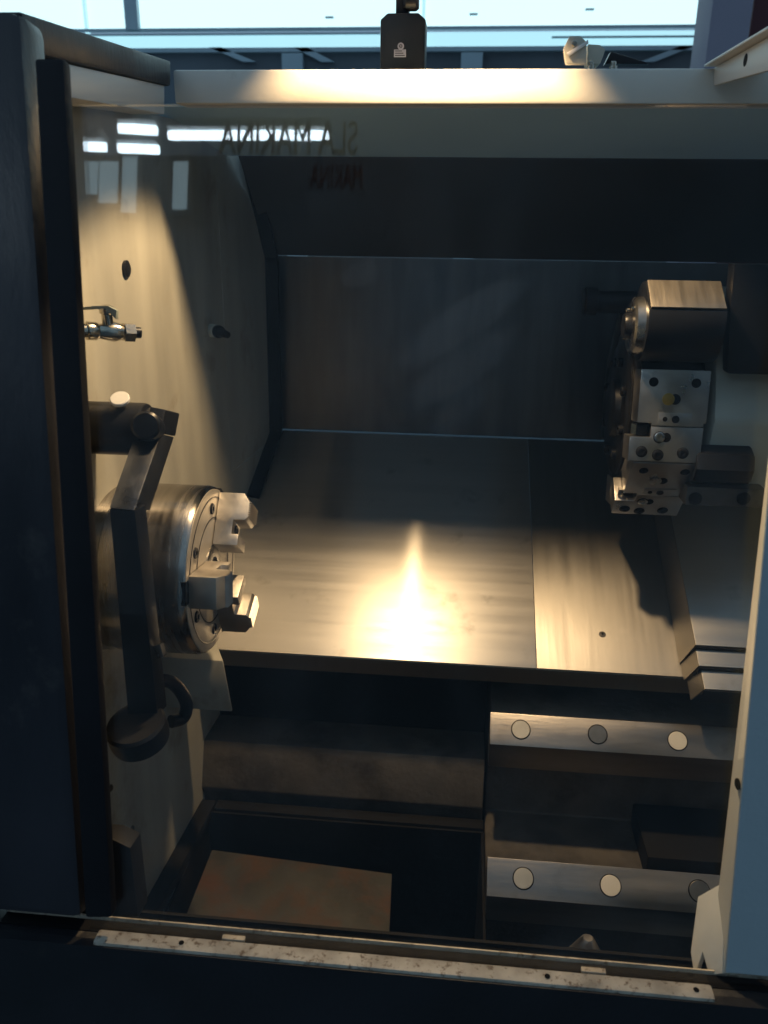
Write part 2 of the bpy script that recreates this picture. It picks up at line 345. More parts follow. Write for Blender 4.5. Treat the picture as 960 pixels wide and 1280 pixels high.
def way(Pt, Pb, Pg, plugs, nm):
    n = Vector((0, -.7071, .7071)); d = Vector((0, -.7071, -.7071))
    prof = [Pt, Pb, Pg, (Pg[0]+.028, Pg[1]-.002), (Pt[0]+.012, Pt[1]-.011)]
    w = obj('way', prism_x(prof, bx0, bx1), 'way', B, bev=.0012)
    for px, py, r, pm in plugs:
        c = atP(px, py, (0, *Pt), n)
        obj('plug_seat', turn(c+n*.0004, n, [(0, 0), (0, r+.0014), (.0003, r+.0014), (.0004, 0)], 32), 'gap', w)
        ob = obj('plug', turn(c+n*.0004, n+Vector((random.uniform(-.05, .05), random.uniform(-.03, .03), 0)), [(0, r), (.0007, r), (.0012, r-.0006), (.0013, 0)], 32), pm, w)
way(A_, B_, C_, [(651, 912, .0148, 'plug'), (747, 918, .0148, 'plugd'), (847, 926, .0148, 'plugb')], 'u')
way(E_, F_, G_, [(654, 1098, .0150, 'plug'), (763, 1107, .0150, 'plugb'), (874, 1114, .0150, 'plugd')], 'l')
# black block in place of a shaded recess at the right of the bed
q = atY(800, 1060, 1.16)
obj('recess_shade', box(q.x, bx1, 1.11, 1.242, FZ+.001, FZ+.045), 'pan', B, bev=.003)
# rear casting behind the pan
obj('bed_foot', prism_x([(1.32, zr(937, 1.230, 430)), (1.230, zr(937, 1.230, 430)), (1.205, zr(998, 1.205, 430)), (1.215, zr(998, 1.205, 430)-.02), (1.215, -1.34), (1.32, -1.34)], -.442, bx0-.002), 'cast', B, bev=.004)
obj('web_shade', prism_x([(1.32, -.78), (1.31, -.78), (1.31, zr(937, 1.230, 430)+.001), (1.32, zr(937, 1.230, 430)+.001)], -.43, bx0-.002), 'pan', B)  # black sheet: the shade below the cover put into its colour

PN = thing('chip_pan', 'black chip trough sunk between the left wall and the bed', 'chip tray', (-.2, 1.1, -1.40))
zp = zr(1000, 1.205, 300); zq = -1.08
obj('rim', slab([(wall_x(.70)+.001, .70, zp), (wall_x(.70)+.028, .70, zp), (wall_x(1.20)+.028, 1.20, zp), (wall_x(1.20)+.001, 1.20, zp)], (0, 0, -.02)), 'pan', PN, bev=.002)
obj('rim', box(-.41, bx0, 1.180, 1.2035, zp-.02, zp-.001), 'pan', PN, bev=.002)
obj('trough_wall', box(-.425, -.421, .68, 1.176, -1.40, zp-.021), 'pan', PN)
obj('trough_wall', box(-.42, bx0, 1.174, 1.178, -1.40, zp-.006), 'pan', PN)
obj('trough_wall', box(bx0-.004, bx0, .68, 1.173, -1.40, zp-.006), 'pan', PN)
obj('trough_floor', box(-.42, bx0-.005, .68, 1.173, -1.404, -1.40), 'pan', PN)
rp = [atZ(265, 1062, zq), atZ(490, 1092, zq), atZ(486, 1180, zq), atZ(226, 1160, zq)]
rp[2] = rp[1]+(rp[2]-rp[1])*2.2; rp[3] = rp[0]+(rp[3]-rp[0])*2.2
SP = tag(obj('steel_plate', slab(rp, (0, 0, -.008)), 'rust', None, bev=.0015), 'grey steel plate with brown rust lying in the black trough', 'plate')
for k in (.12, .8):                                   # black bars under the plate, standing on the trough floor
    a = rp[0]*(1-k)+rp[1]*k; obj('support_bar', box(a.x-.012, a.x+.012, .76, a.y-.04, -1.399, zq-.0085), 'pan', SP)
# cone behind the sill
ca = atY(735, 1172, .86); t_ = turn(ca, (0, 0, -1), [(0, 0), (0, .006), (.003, .009), (.085, .050), (.09, .052), (.40, .052), (.40, 0)], 40)
cone = tag(obj('cone_nut', t_, 'holder', None), 'blunt grey metal cone standing just behind the sill', 'cone')

# ------------------------------------------------------------------ slant cover
SC = thing('slant_cover', 'brushed stainless cover plates sloping down the back of the lathe', 'way cover', tuple(CB))
xl, xs, xr = -.43, cv(668, 760).x, XR-.004
def plate(x0, x1, v0, v1, h, th, m, nm='cover_plate', par=None):
    o = CT + SN*(h-th) + SL*v0; o.x = x0
    return obj(nm, quad_box(bmesh.new(), o, (x1-x0, 0, 0), SL*(v1-v0), SN*th), m, par or SC, bev=.0008)
LEN = (CB-CT).length
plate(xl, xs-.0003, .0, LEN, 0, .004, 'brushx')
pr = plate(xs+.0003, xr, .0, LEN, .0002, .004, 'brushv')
obj('cover_lip', slab([CB+Vector((xl, .002, -.004)), CB+Vector((xr, .002, -.004)), CB+Vector((xr, .006, -.034)), CB+Vector((xl, .006, -.034))], (0, .003, 0)), 'brushv', SC)
c = cv(753, 793, .0002)
sc = obj('cover_screw', turn(c, SN, [(0, .006), (.0008, .0056), (.0016, .004), (.0016, 0)], 20), 'cast', pr)
for i in range(2):
    d = Vector((1, 0, 0)) if i else SL
    o = c + SN*.0015 - d*.003 - SN.cross(d)*.0006
    obj('screw_slot', quad_box(bmesh.new(), o, d*.006, SN.cross(d)*.0012, SN*(.0003+.0001*i)), 'gap', sc)

# stepped telescopic cover at the right
TC = thing('telescopic_cover', 'stack of three overlapping stainless steel sleeves at the right, beside the door edge', 'telescopic cover', tuple(cv(880, 850)))
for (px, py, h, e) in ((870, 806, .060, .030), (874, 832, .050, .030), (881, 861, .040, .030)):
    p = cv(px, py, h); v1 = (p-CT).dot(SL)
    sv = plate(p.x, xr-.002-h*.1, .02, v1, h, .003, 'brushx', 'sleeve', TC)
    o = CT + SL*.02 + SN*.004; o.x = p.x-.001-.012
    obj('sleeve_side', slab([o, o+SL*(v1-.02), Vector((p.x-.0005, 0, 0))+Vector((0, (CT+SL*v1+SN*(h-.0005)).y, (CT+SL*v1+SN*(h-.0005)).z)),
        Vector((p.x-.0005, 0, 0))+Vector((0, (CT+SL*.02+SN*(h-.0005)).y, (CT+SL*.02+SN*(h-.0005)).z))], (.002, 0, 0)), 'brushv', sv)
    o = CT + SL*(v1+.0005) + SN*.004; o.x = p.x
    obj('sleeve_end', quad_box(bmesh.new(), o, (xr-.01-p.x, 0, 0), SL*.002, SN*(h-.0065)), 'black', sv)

# ------------------------------------------------------------------ chuck
cc = atY(266, 712, 1.00); RC = 105*(cc.dot(fw))/F
CH = thing('lathe_chuck', 'round turned steel three jaw chuck at the left wall', 'chuck', (cc.x-.07, cc.y, cc.z))
fx = cc.x
ax = Vector((1, 0, 0))
obj('body', turn((fx-.135, cc.y, cc.z), ax, [(0, RC*.93), (.004, RC*.97), (.02, RC*.97), (.022, RC), (.125, RC), (.131, RC*.985), (.1335, RC*.965), (.1335, 0)], 96), 'chuck', CH)
obj('back_plate', turn((fx-.165, cc.y, cc.z), ax, [(0, RC*.80), (.002, RC*.86), (.028, RC*.88), (.0295, RC*.86)], 80), 'cast', CH)
obj('face', turn((fx-.0015, cc.y, cc.z), ax, [(-.001, RC*.96), (.0008, RC*.96), (.0014, RC*.95), (.0014, .034), (-.001, .034)], 96, ring=True), 'facem', CH)
for k, r_ in enumerate((.62, .86)):
    obj('face_groove', turn((fx+.0002, cc.y, cc.z), ax, [(0, RC*r_), (.0006, RC*r_), (.0006, RC*r_+.0014), (0, RC*r_+.0014)], 96, ring=True), 'black', CH)
def chuck_pt(a, r, w, h):     # a: angle, 0 towards the viewer, 90 up; r radial, w sideways, h out of the face
    e = Vector((0, -math.cos(a), math.sin(a))); s = Vector((0, -math.sin(a), -math.cos(a)))
    return Vector((fx+h, cc.y, cc.z)) + e*r + s*w
def jaw(a):
    prof = [(.030, .0), (.030, .034), (.046, .034), (.046, .024), (.066, .024), (.066, .040), (.070, .0435), (.092, .0435), (.1045, .035), (.1045, .0)]
    j = obj('jaw', slab([chuck_pt(a, r, -.021, h+.001) for r, h in prof], chuck_pt(a, 0, .021, 0)-chuck_pt(a, 0, -.021, 0)), 'jaw', CH, bev=.0014)
    mb = [(.026, .0), (.026, .012), (.110, .012), (.110, .0)]
    obj('base_jaw', slab([chuck_pt(a, r, -.015, h-.006) for r, h in [(.022, 0), (.022, .0062), (RC*.985, .0062), (RC*.985, 0)]], chuck_pt(a, 0, .015, 0)-chuck_pt(a, 0, -.015, 0)), 'black', CH)
    for k in range(7):          # gripping teeth on the outer step
        r = .071+k*.0032
        bm = slab([chuck_pt(a, r, -.0205, .0440), chuck_pt(a, r+.0028, -.0205, .0440), chuck_pt(a, r+.0014, -.0205, .0480)], chuck_pt(a, 0, .0205, 0)-chuck_pt(a, 0, -.0205, 0))
        obj('tooth', bm, 'jaw', j)
    for r, h in ((.056, .0252),):
        b = obj('jaw_bolt', turn(chuck_pt(a, r, 0, h-.0006), ax, [(0, .0078), (.0014, .0078), (.002, .0070), (.002, .0038), (-.002, .0038), (-.002, 0)], 24), 'black', j)
for a in (8, 128, 248): jaw(R(a))
for k in range(6):
    a = R(38+60*k)
    obj('face_bolt', turn(chuck_pt(a, RC*.74, 0, -.0005), ax, [(0, .0075), (.002, .0075), (.003, .0065), (.003, .0032), (.0008, .0032), (.0008, 0)], 20), 'black', CH)
obj('sleeve_nut', turn((fx-.03, cc.y, cc.z), ax, [(0, .0335), (.031, .0335), (.032, .031), (.032, .018), (.01, .018), (.01, 0)], 48), 'steel', CH)

# headstock block under the chuck
p = atY(279, 826, 1.085); q = atY(291, 890, 1.085)
HB = obj('headstock_foot', slab([(-.443, 1.085, p.z), (p.x, 1.085, p.z), (q.x, 1.085, q.z), (-.443, 1.085, q.z)], (-.035, .07, .003)), 'cream', None, bev=.003)
tag(HB, 'cream painted block below the chuck with a bright top edge', 'block')
p = atY(122, 834, .98); q = atY(158, 858, .98)
tag(obj('wall_block', slab([(wall_x(.98)-.001, .98, p.z), (q.x, .98, p.z), (q.x, .98, q.z), (wall_x(.98)-.001, .98, q.z)], (0, .04, 0)), 'cream', None, bev=.002),
    'small cream block on the left wall behind the black arm', 'block')

# ------------------------------------------------------------------ tool setting arm
TA = thing('tool_setting_arm', 'black bent tool setting arm folded down in front of the chuck', 'probe arm', tuple(atY(178, 905, .82)))
ty = .94
t0, t1 = atY(60, 536, ty), atY(186, 537, ty)
tr_ = 33*t1.dot(fw)/F
t0 = Vector((wall_x(ty)-.002, ty, t1.z))
obj('tube', turn(t0, t1-t0, [(0, tr_), ((t1-t0).length-.006, tr_), ((t1-t0).length-.002, tr_*.97), ((t1-t0).length, tr_*.88), ((t1-t0).length, 0)], 48), 'black', TA)
cp = atY(150, 497, ty-.012)
obj('white_cap', turn(cp-Vector((0, 0, .003)), (0.05, -.55, .83), [(0, .0115), (.003, .0115), (.004, .0105), (.0042, 0)], 32), 'whitecap', TA)
kb = atY(184, 533, ty-.03)
obj('pivot_knob', turn(kb, (.25, -1, .35), [(-.03, .017), (.012, .017), (.015, .014), (.0155, 0)], 32), 'black', TA)
# upper link: flat bar from the elbow forward and down to the knee
ka, kbp = atY(186, 540, .925), atY(152, 636, .80)
wv = Vector((.0305, 0, 0))
u1, u2 = atY(171, 536, .93), atY(201, 543, .93); n1, n2 = atY(136, 635, .80), atY(168, 638, .80)
n2 = Vector((n2.x, .80, n2.z)); th = Vector((.004, .034, -.012))
obj('upper_link', slab([u1, u2, n2, n1], th), 'satin', TA, bev=.0016)
u3, u4 = atY(207, 512, .952), atY(176, 506, .952)
obj('elbow', slab([u1+Vector((0, .0004, .001)), u2+Vector((0, .0004, .001)), u3, u4], th*1.1), 'black', TA, bev=.002)
m1, m2 = atY(160, 895, .82), atY(197, 895, .82)
obj('lower_link', slab([n1+Vector((0, .001, -.0012)), n2+Vector((0, .001, -.0012)), m2, m1], (.004, .022, .0)), 'black', TA, bev=.0016)
pc = atY(176, 912, .815)
obj('probe_head', turn(pc-Vector((0, 0, .017)), (-.1, -.25, 1), [(0, 0), (0, .030), (.004, .0345), (.012, .036), (.030, .036), (.034, .033), (.034, 0)], 40), 'black', TA, )
hp0 = [atY(196, 850, .865), atY(212, 852, .88), atY(224, 862, .89), atY(233, 880, .895), atY(229, 897, .895), atY(214, 902, .88)]
hp = []
for i in range(len(hp0)-1):
    a, b, c_, d_ = hp0[max(i-1, 0)], hp0[i], hp0[i+1], hp0[min(i+2, len(hp0)-1)]
    for k in range(6):
        t = k/6; hp.append(.5*((2*b)+(c_-a)*t+(2*a-5*b+4*c_-d_)*t*t+(3*b-a-3*c_+d_)*t**3))
hp.append(hp0[-1])
obj('probe_hook', pipe(hp, .0085, 16), 'black', TA)
hq = atY(200, 817, .82)
obj('bright_tab', quad_box(bmesh.new(), hq-Vector((.004, 0, .007)), (.008, 0, .003), (.002, .006, 0), (-.003, 0, .016)), 'steel', TA, bev=.0006)

# ------------------------------------------------------------------ ball valve and nozzle on the left wall
BV = thing('ball_valve', 'small nickel ball valve with a lever on the cream left wall', 'valve', tuple(atY(135, 414, 1.03)))
v0 = on_wall(94, 413, .022); v1 = atY(176, 416, v0.y+.05); dv = v1-v0; Lv = dv.length
obj('valve_body', turn(v0, dv, [(0, .008), (Lv*.16, .008), (Lv*.17, .0105), (Lv*.30, .0105), (Lv*.34, .0085), (Lv*.42, .0095), (Lv*.58, .0115), (Lv*.68, .0095), (Lv*.72, .0085)], 24), 'chrome', BV)
obj('hex_nut', turn(v0+dv*.725, dv, [(0, .0115), (Lv*.16, .0115)], 6), 'chrome', BV)
obj('outlet', turn(v0+dv*.89, dv, [(0, .0065), (Lv*.10, .0065), (Lv*.10, .0045), (Lv*.02, .0045), (Lv*.02, 0)], 20), 'black', BV)
st = v0+dv*.50
obj('stem', turn(st, (0.02, -.1, 1), [(.008, .0065), (.020, .006), (.022, .008), (.028, .008), (.030, .005), (.030, 0)], 16), 'chrome', BV)
hz = st+Vector((.004, -.003, .0265))
obj('lever', slab([hz+Vector((.010, 0, -.012)), hz+Vector((.012, 0, -.002)), hz+Vector((.002, 0, .003)), hz+Vector((-.012, 0, .0025)), hz+Vector((-.030, 0, .0005)), hz+Vector((-.030, 0, -.0025)), hz+Vector((-.012, 0, -.001)), hz+Vector((.001, 0, -.003))], (0, -.007, .001)), 'handle', BV, bev=.0008)
obj('wall_pipe', pipe([v0+Vector((.006, .004, 0)), v0+Vector((-.010, -.006, 0)), v0+Vector((-.030, -.006, 0))], .0075), 'chrome', BV)

NZ = thing('coolant_nozzle', 'small black swivel nozzle on the shaded rear part of the left wall', 'nozzle', tuple(on_wall(264, 415)))
nz0 = on_wall(262, 413, -.002); nz1 = atY(272, 413, nz0.y-.02)
obj('nozzle_base', cyl(nz0, nz0+Vector((.012, -.006, 0)), .011, 20), 'house', NZ)
obj('nozzle_ball', turn(nz0+Vector((.010, -.005, 0)), (1, -.3, -.1), [(0, .008), (.004, .0105), (.010, .011), (.016, .0085), (.018, 0)], 20), 'black', NZ)
ne = atY(288, 420, nz0.y-.03)
obj('nozzle_tip', turn(nz0+Vector((.018, -.010, 0)), ne-(nz0+Vector((.018, -.010, 0))), [(0, .008), (.010, .0075), (.026, .0055), (.026, 0)], 16), 'black', NZ)
for px, py in ((157, 336),):
    w = on_wall(px, py)
    tag(obj('wall_plug', turn(w, (1, .05, 0), [(-.002, .011), (.003, .011), (.005, .007), (.005, 0)], 20), 'black', None), 'round black plug high on the left wall above the ball valve', 'plug')
for (px, py, lab) in ((138, 985, 'small dark rivet low on the left wall, the upper of two'), (165, 1036, 'small dark rivet low on the left wall, the lower of two')):
    w = on_wall(px, py)
    tag(obj('rivet', turn(w, (1, .05, 0), [(-.001, .005), (.0015, .005), (.003, .003), (.003, 0)], 16), 'cast', None), lab, 'rivet')

# ------------------------------------------------------------------ tool turret
Y1 = 1.215
f1 = atY(840, 520, Y1); s8 = 118*f1.dot(fw)/F; ap = .5*s8/math.tan(R(22.5)); ph = R(9)
TZ = Vector((0, Y1+ap*math.cos(ph), f1.z-ap*math.sin(ph)))
x0, x1 = atY(797, 520, Y1).x, atY(884, 520, Y1).x
TU = thing('tool_turret', 'dark eight sided tool turret with steel tool holders at the right', 'turret', ((x0+x1)/2, TZ.y, TZ.z-ap))
def tp(a, r, w, x): # a angle (0 to viewer, 90 up); r radial; w along the side, downwards at a=0
    e = Vector((0, -math.cos(a), math.sin(a))); s = Vector((0, -math.sin(a), -math.cos(a)))
    v = TZ + e*r + s*w; return Vector((x, v.y, v.z))
th_b = .046
disc = obj('disc', slab([tp(ph+R(22.5+45*k), (ap-th_b)/math.cos(R(22.5)), 0, x0+.004) for k in range(8)], (x1-x0+.006, 0, 0)), 'black', TU, bev=.003)
obj('disc_face', turn((x0+.0045, TZ.y, TZ.z), (-1, 0, 0), [(0, ap*.66), (.004, ap*.66), (.007, ap*.63), (.007, ap*.30), (.016, ap*.28), (.018, ap*.25), (.018, 0)], 56), 'black', disc)
for k in range(8):
    a = ph+R(45*k+22.5); c = tp(a, ap*.48, 0, x0-.003)
    obj('disc_bolt', turn(c, (-1, 0, 0), [(0, .008), (.006, .008), (.007, .007), (.007, .004), (.004, .004), (.004, 0)], 18), 'black', disc)
def hbox(a, w0, w1, xa, xb, r0_, r1_, m, par, nm, bev=.0012):
    return obj(nm, slab([tp(a, r0_, w0, xa), tp(a, r0_, w1, xa), tp(a, r0_, w1, xb), tp(a, r0_, w0, xb)], tp(a, r1_, 0, 0)-tp(a, r0_, 0, 0)), m, par, bev=bev)
def dimple(a, w, x, r, par, m='gap', h=.0004, nm='hole'):
    e = Vector((0, -math.cos(a), math.sin(a)))
    return obj(nm, turn(tp(a, ap, w, x)+e*h*.3, e, [(0, r), (h, r), (h*1.2, r*.8), (h*1.2, 0)], 24), m, par)
def bolt(a, w, x, r, par, m='steel'):
    e = Vector((0, -math.cos(a), math.sin(a)))
    s = dimple(a, w, x, r*1.12, par, 'gap', .0005, 'counterbore')
    return obj('bolt', turn(tp(a, ap, w, x), e, [(0, r), (.0015, r), (.0022, r*.86), (.0022, r*.45), (.0008, r*.45), (.0008, 0)], 20), m, par)
WX = x1-x0
def square_holder(a, gloss):
    """Two clamping halves with a tool pocket cut in their left edge and a wedge between."""
    h = s8*.5; nx = x0+WX*.21
    hd = obj('tool_holder', slab([tp(a, ap-th_b, -h*.96, x0), tp(a, ap-th_b, h*.16, x0), tp(a, ap-th_b, h*.16, nx), tp(a, ap-th_b, h*.22, nx), tp(a, ap-th_b, h*.22, x1-.004), tp(a, ap-th_b, h*.14, x1-.004), tp(a, ap-th_b, h*.14, x1), tp(a, ap-th_b, -h*.96, x1)],
        tp(a, th_b, 0, 0)-tp(a, 0, 0, 0)), gloss, TU, bev=.0012)
    h2 = obj('tool_holder', slab([tp(a, ap-th_b, h*.235, nx), tp(a, ap-th_b, h*.235, x1-.003), tp(a, ap-th_b, h*.985, x1-.004), tp(a, ap-th_b, h*.985, x0-WX*.09), tp(a, ap-th_b, h*.46, x0-WX*.09), tp(a, ap-th_b, h*.46, nx)],
        tp(a, th_b, 0, 0)-tp(a, 0, 0, 0)), gloss, TU, bev=.0012)
    hbox(a, h*.18, h*.44, x0+.002, nx-.001, ap-th_b, ap-.012, 'black', TU, 'tool_shank')
    obj('tool_insert', slab([tp(a, ap-.014, h*.20, x0-.006), tp(a, ap-.014, h*.42, x0-.006), tp(a, ap-.014, h*.42, x0+.001), tp(a, ap-.014, h*.20, x0+.001)], tp(a, .006, 0, 0)-tp(a, 0, 0, 0)), 'steel', TU)
    wx0, wx1 = x0+WX*.30, x0+WX*.78
    wd = hbox(a, -h*.06, h*.20, wx0, wx1, ap+.0002, ap+.0012, gloss, hd, 'wedge', .0003)
    e = Vector((0, -math.cos(a), math.sin(a)))
    for fx_, r in ((.20, .0035), (.52, .0055)):
        c = tp(a, ap+.0012, h*.07, wx0+(wx1-wx0)*fx_)
        obj('wedge_screw', turn(c, e, [(0, r), (.0006, r), (.0008, r*.7), (.0008, 0)], 18), 'black', wd)
    dimple(a, -h*.70, x0+WX*.19, .0068, hd); dimple(a, -h*.70, x0+WX*.80, .0068, hd)
    dimple(a, -h*.35, x0+WX*.52, .0078, hd)
    dimple(a, -h*.35, x0+WX*.42, .0088, hd, 'brass' if a == ph else 'steel', .0014, 'coolant_plug')
    dimple(a, h*.46, x0+WX*.44, .0070, h2); bolt(a, h*.46, x0+WX*.34, .0078, h2)
    for fx_, w in ((.10, .78), (.34, .84), (.70, .78)): bolt(a, h*w, x0+WX*fx_, .0075, h2, 'black')
square_holder(ph, 'holder'); square_holder(ph-R(45), 'holder')
# boring bar holder on the face above
a = ph+R(45); h = s8*.5
bb = hbox(a, -h*.95, h*.93, x0+.004, x1-.01, ap-th_b, ap-.014, 'black', TU, 'boring_holder', .002)
hx_a, hx_b = atY(809, 366, 1.21).x, atY(906, 366, 1.21).x
tc_ = atY(856, 350, 1.27)
top_z = tc_.z
rb_, by_, bz_ = .056, 1.235, top_z-.056
def bpt(d, k=1.0, x=hx_a): return Vector((x, by_-math.cos(R(d))*rb_*k, bz_+math.sin(R(d))*rb_*k))
obj('holder_barrel', slab([bpt(d) for d in [24]+[86+k*(360-62)/40 for k in range(40)]], (hx_b-hx_a, 0, 0)), 'black', bb, bev=.002)
nf = Vector((0, -math.cos(R(55)), math.sin(R(55))))
f0, f1_ = bpt(25, 1, hx_a+.002)+nf*.0003, bpt(85, 1, hx_a+.002)+nf*.0003
obj('holder_flat', slab([f0, f1_, f1_+Vector((hx_b-hx_a-.004, 0, 0)), f0+Vector((hx_b-hx_a-.004, 0, 0))], nf*.003), 'flat', bb, bev=.0012)
obj('holder_collar', turn((hx_a-.014, 1.232, top_z-.062), (1, 0, 0), [(0, .036), (.003, .040), (.0145, .041)], 36), 'steel', bb)
obj('boring_bar', turn((hx_a-.024, 1.232, top_z-.062), (1, 0, 0), [(0, .016), (.003, .018), (.012, .018)], 24), 'black', bb)
for k in range(3):
    an = R(60+80*k); c = Vector((hx_a-.0145, 1.232-math.cos(an)*.029, top_z-.062+math.sin(an)*.029))
    obj('collar_screw', turn(c, (-1, 0, 0), [(0, .0045), (.003, .0045), (.004, .0035), (.004, 0)], 14), 'chrome', bb)
# far upper tool: black cylinder pointing left
a = ph+R(90); c = atY(745, 377, 1.42)
fb = hbox(a, -h*.9, h*.9, x0+.01, x1-.01, ap-th_b, ap-.004, 'black', TU, 'boring_holder', .002)
obj('boring_bar', turn((c.x-.02, 1.42, c.z), (1, 0, 0), [(0, .020), (.003, .023), (.020, .023), (.021, .018), (.10, .018)], 28), 'black', fb)
for k in (3, 4, 6):
    a = ph+R(45*k)
    hbox(a, -h*.94, h*.94, x0+.004, x1-.006, ap-th_b, ap, 'holder' if k == 6 else 'black', TU, 'tool_holder', .0015)
# turret head behind it
obj('turret_head', slab([(x1+.012, TZ.y-.13, TZ.z-.115), (x1+.012, TZ.y-.16, TZ.z+.02), (x1+.012, TZ.y-.10, TZ.z+.16), (x1+.012, TZ.y+.13, TZ.z+.19), (x1+.012, TZ.y+.16, TZ.z-.06), (x1+.012, TZ.y+.02, TZ.z-.13)], (XR-.01-x1-.012, 0, 0)), 'house', TU, bev=.008)
obj('hub', turn((x1+.009, TZ.y, TZ.z), (1, 0, 0), [(0, .10), (.004, .10)], 40), 'black', TU)
ha = atY(872, 588, 1.19); hb_ = atY(946, 588, 1.19)
obj('coolant_block', turn((ha.x, 1.225, ha.z), (1, 0, 0), [(0, .027), (.004, .030), (hb_.x-ha.x-.004, .030), (hb_.x-ha.x, .027)], 8), 'black', TU)
fa = atY(862, 612, 1.20); fb_ = atY(958, 640, 1.20)
obj('valve_block', box(fa.x, fb_.x, 1.215, 1.26, fb_.z, fa.z), 'cast', TU, bev=.003)  # darker iron instead of the head's paint, shade put into the colour
for px in (872, 933):
    c = atY(px, 627, 1.20); obj('valve_port', turn((c.x, 1.214, c.z), (0, -1, 0), [(-.0005, .010), (.0008, .010), (.001, .008), (.001, 0)], 20), 'gap', TU)
da, db = atY(918, 330, 1.20), atY(1000, 470, 1.20)
obj('motor_box', slab([(da.x, 1.20, da.z), (db.x, 1.20, da.z), (db.x, 1.20, db.z), (da.x+.014, 1.20, db.z), (da.x+.004, 1.20, da.z-.075)], (0, .03, 0)), 'black', TU, bev=.003)

# ------------------------------------------------------------------ sliding door at the right
D = thing('sliding_door', 'pale blue door leaf pushed open at the right edge with a white inner flange', 'door', tuple(fp(905, 1215)))
DO = -.012
def dp(px, py): return fp(px, py, DO)
ft, fbm = dp(990, 300), dp(907, 1216)
dirv = (ft-fbm).normalized(); ft2 = fbm+dirv*1.02
obj('door_skin', slab([fbm, ft2, ft2+Vector((.35, 0, 0)), fbm+Vector((.35, 0, 0))], -FN*.004), 'blue', D, bev=.0012)
# inner return of the skin, receding into the opening
ib = fp(886, 1216, .050); it_ = fp(927, 860, .050); it2 = ib+(it_-ib).normalized()*1.02
fb0 = fp(908, 1216, .0165); ft0 = fb0+(fp(945, 860, .0165)-fb0).normalized()*1.02
fl = obj('door_flange', slab([fb0, ft0, it2, ib], Vector((.003, 0, 0))), 'white', D, bev=.0006)
fnrm = ((ft0-fb0).cross(ib-fb0)).normalized(); fnrm = fnrm if fnrm.x < 0 else -fnrm
def flp(px, py): return atP(px, py, fb0, fnrm)
c = flp(922, 980)
obj('flange_hole', turn(c-fnrm*.0004, fnrm, [(0, .0055), (.0009, .0055), (.001, 0)], 18), 'gap', fl)
wo = fp(903, 1217, .018); wn = Vector((-.86, -.42, .28)).normalized()
wp = [atP(x, y, wo, wn) for x, y in ((872, 1121), (900, 1105), (905, 1130), (903, 1217), (886, 1219), (878, 1190), (868, 1222), (863, 1190))]
obj('door_wiper', slab(wp, -wn*.006), 'white', D, bev=.0012)
# the top runner of the door, a white channel coming towards the viewer
XT = atY(893, 95, BY-.004).x
ta, tb, tc2, td = atX(892, 85, XT), atX(975, 38, XT), atX(975, 84, XT), atX(892, 107, XT)
tr2 = obj('top_runner', slab([ta, tb, tc2, td], (.004, 0, 0)), 'white', D, bev=.001)
obj('runner_top', slab([ta+Vector((-.012, 0, .001)), tb+Vector((-.012, 0, .001)), tb+Vector((.06, 0, .001)), ta+Vector((.06, 0, .001))], (0, 0, .003)), 'white', tr2, bev=.0008)
c = atX(932, 75, XT)
obj('runner_hole', turn(c+Vector((.0005, 0, 0)), (-1, 0, 0), [(0, .0065), (.0009, .0065), (.001, 0)], 18), 'gap', tr2)
# window pane of the door
GO = FO - FN*.010; zt = fp(540, 131, .010).z
gt = GO + UPF*((zt-GO.z)/UPF.z); gb = GO + UPF*((ZS-.012-GO.z)/UPF.z)
gx0, gx2, gx1 = fp(33, 131).x+.004, fp(103, 1150).x+.004, .55
pbx, pbz = (min(gx0, gx2)+gx1)/2, gb.z
for (xa, ya, xb, yb, w_, k) in ((505, 452, 652, 352, .021, .030), (515, 505, 640, 415, .020, .026), (540, 545, 612, 475, .017, .018), (430, 352, 470, 330, .014, .02)):
    a, b = fp(xa, ya, .010), fp(xb, yb, .010)
    SMEARS.append(((a.x+b.x)/2-pbx, (a.z+b.z)/2-pbz, math.atan2(b.z-a.z, b.x-a.x), (b-a).length*.62, w_, k))
M['glass'] = glass()
GP = obj('window_pane', slab([Vector((gx0, gt.y, gt.z)), Vector((gx1, gt.y, gt.z)), Vector((gx1, gb.y, gb.z)), Vector((gx2, gb.y, gb.z))], -FN*.005), 'glass', None)
tag(GP, 'clear glass pane across the whole opening with ceiling lights reflected in it', 'glass pane')

# ------------------------------------------------------------------ things on top of the header
ty_ = BY+.025
tys = 1.335; zs0 = BZ0+(RB.z-BZ0)*(tys-BY)/(1.5-BY)+.012     # stands on the roof sheet behind the header
TD = thing('lamp_base', 'black lamp base with a small neck and white label standing behind the header beam', 'mount', (atY(503, 80, tys).x, tys, zs0))  # black box taken as the base that carries the work lamp
a0, a1 = atY(475, 78, tys-.015), atY(532, 24, tys-.015); b0_ = a1.z
obj('case', slab([(a0.x, tys-.015, zs0), (a1.x, tys-.015, zs0), (a1.x, tys-.015, b0_), (a1.x-.010, tys-.015, b0_+.008), (a0.x+.010, tys-.015, b0_+.008), (a0.x, tys-.015, b0_)], (0, .05, 0)), 'black', TD, bev=.002)
nx0, nx1 = atY(495, 20, tys).x, atY(511, 20, tys).x
obj('neck', box(nx0, nx1, tys-.006, tys+.02, b0_+.0085, b0_+.09), 'black', TD, bev=.002)
c = atY(515, 3, tys-.005); obj('knob', turn(c-Vector((.012, 0, 0)), (1, 0, 0), [(0, .008), (.004, .011), (.018, .011), (.022, .008), (.022, 0)], 24), 'black', TD)
lx, lz = atY(500, 66, tys-.015).x, atY(500, 66, tys-.015).z
lb_ = obj('label', box(lx-.0085, lx+.0085, tys-.0158, tys-.0152, lz-.0055, lz+.0040), 'pillar', TD)
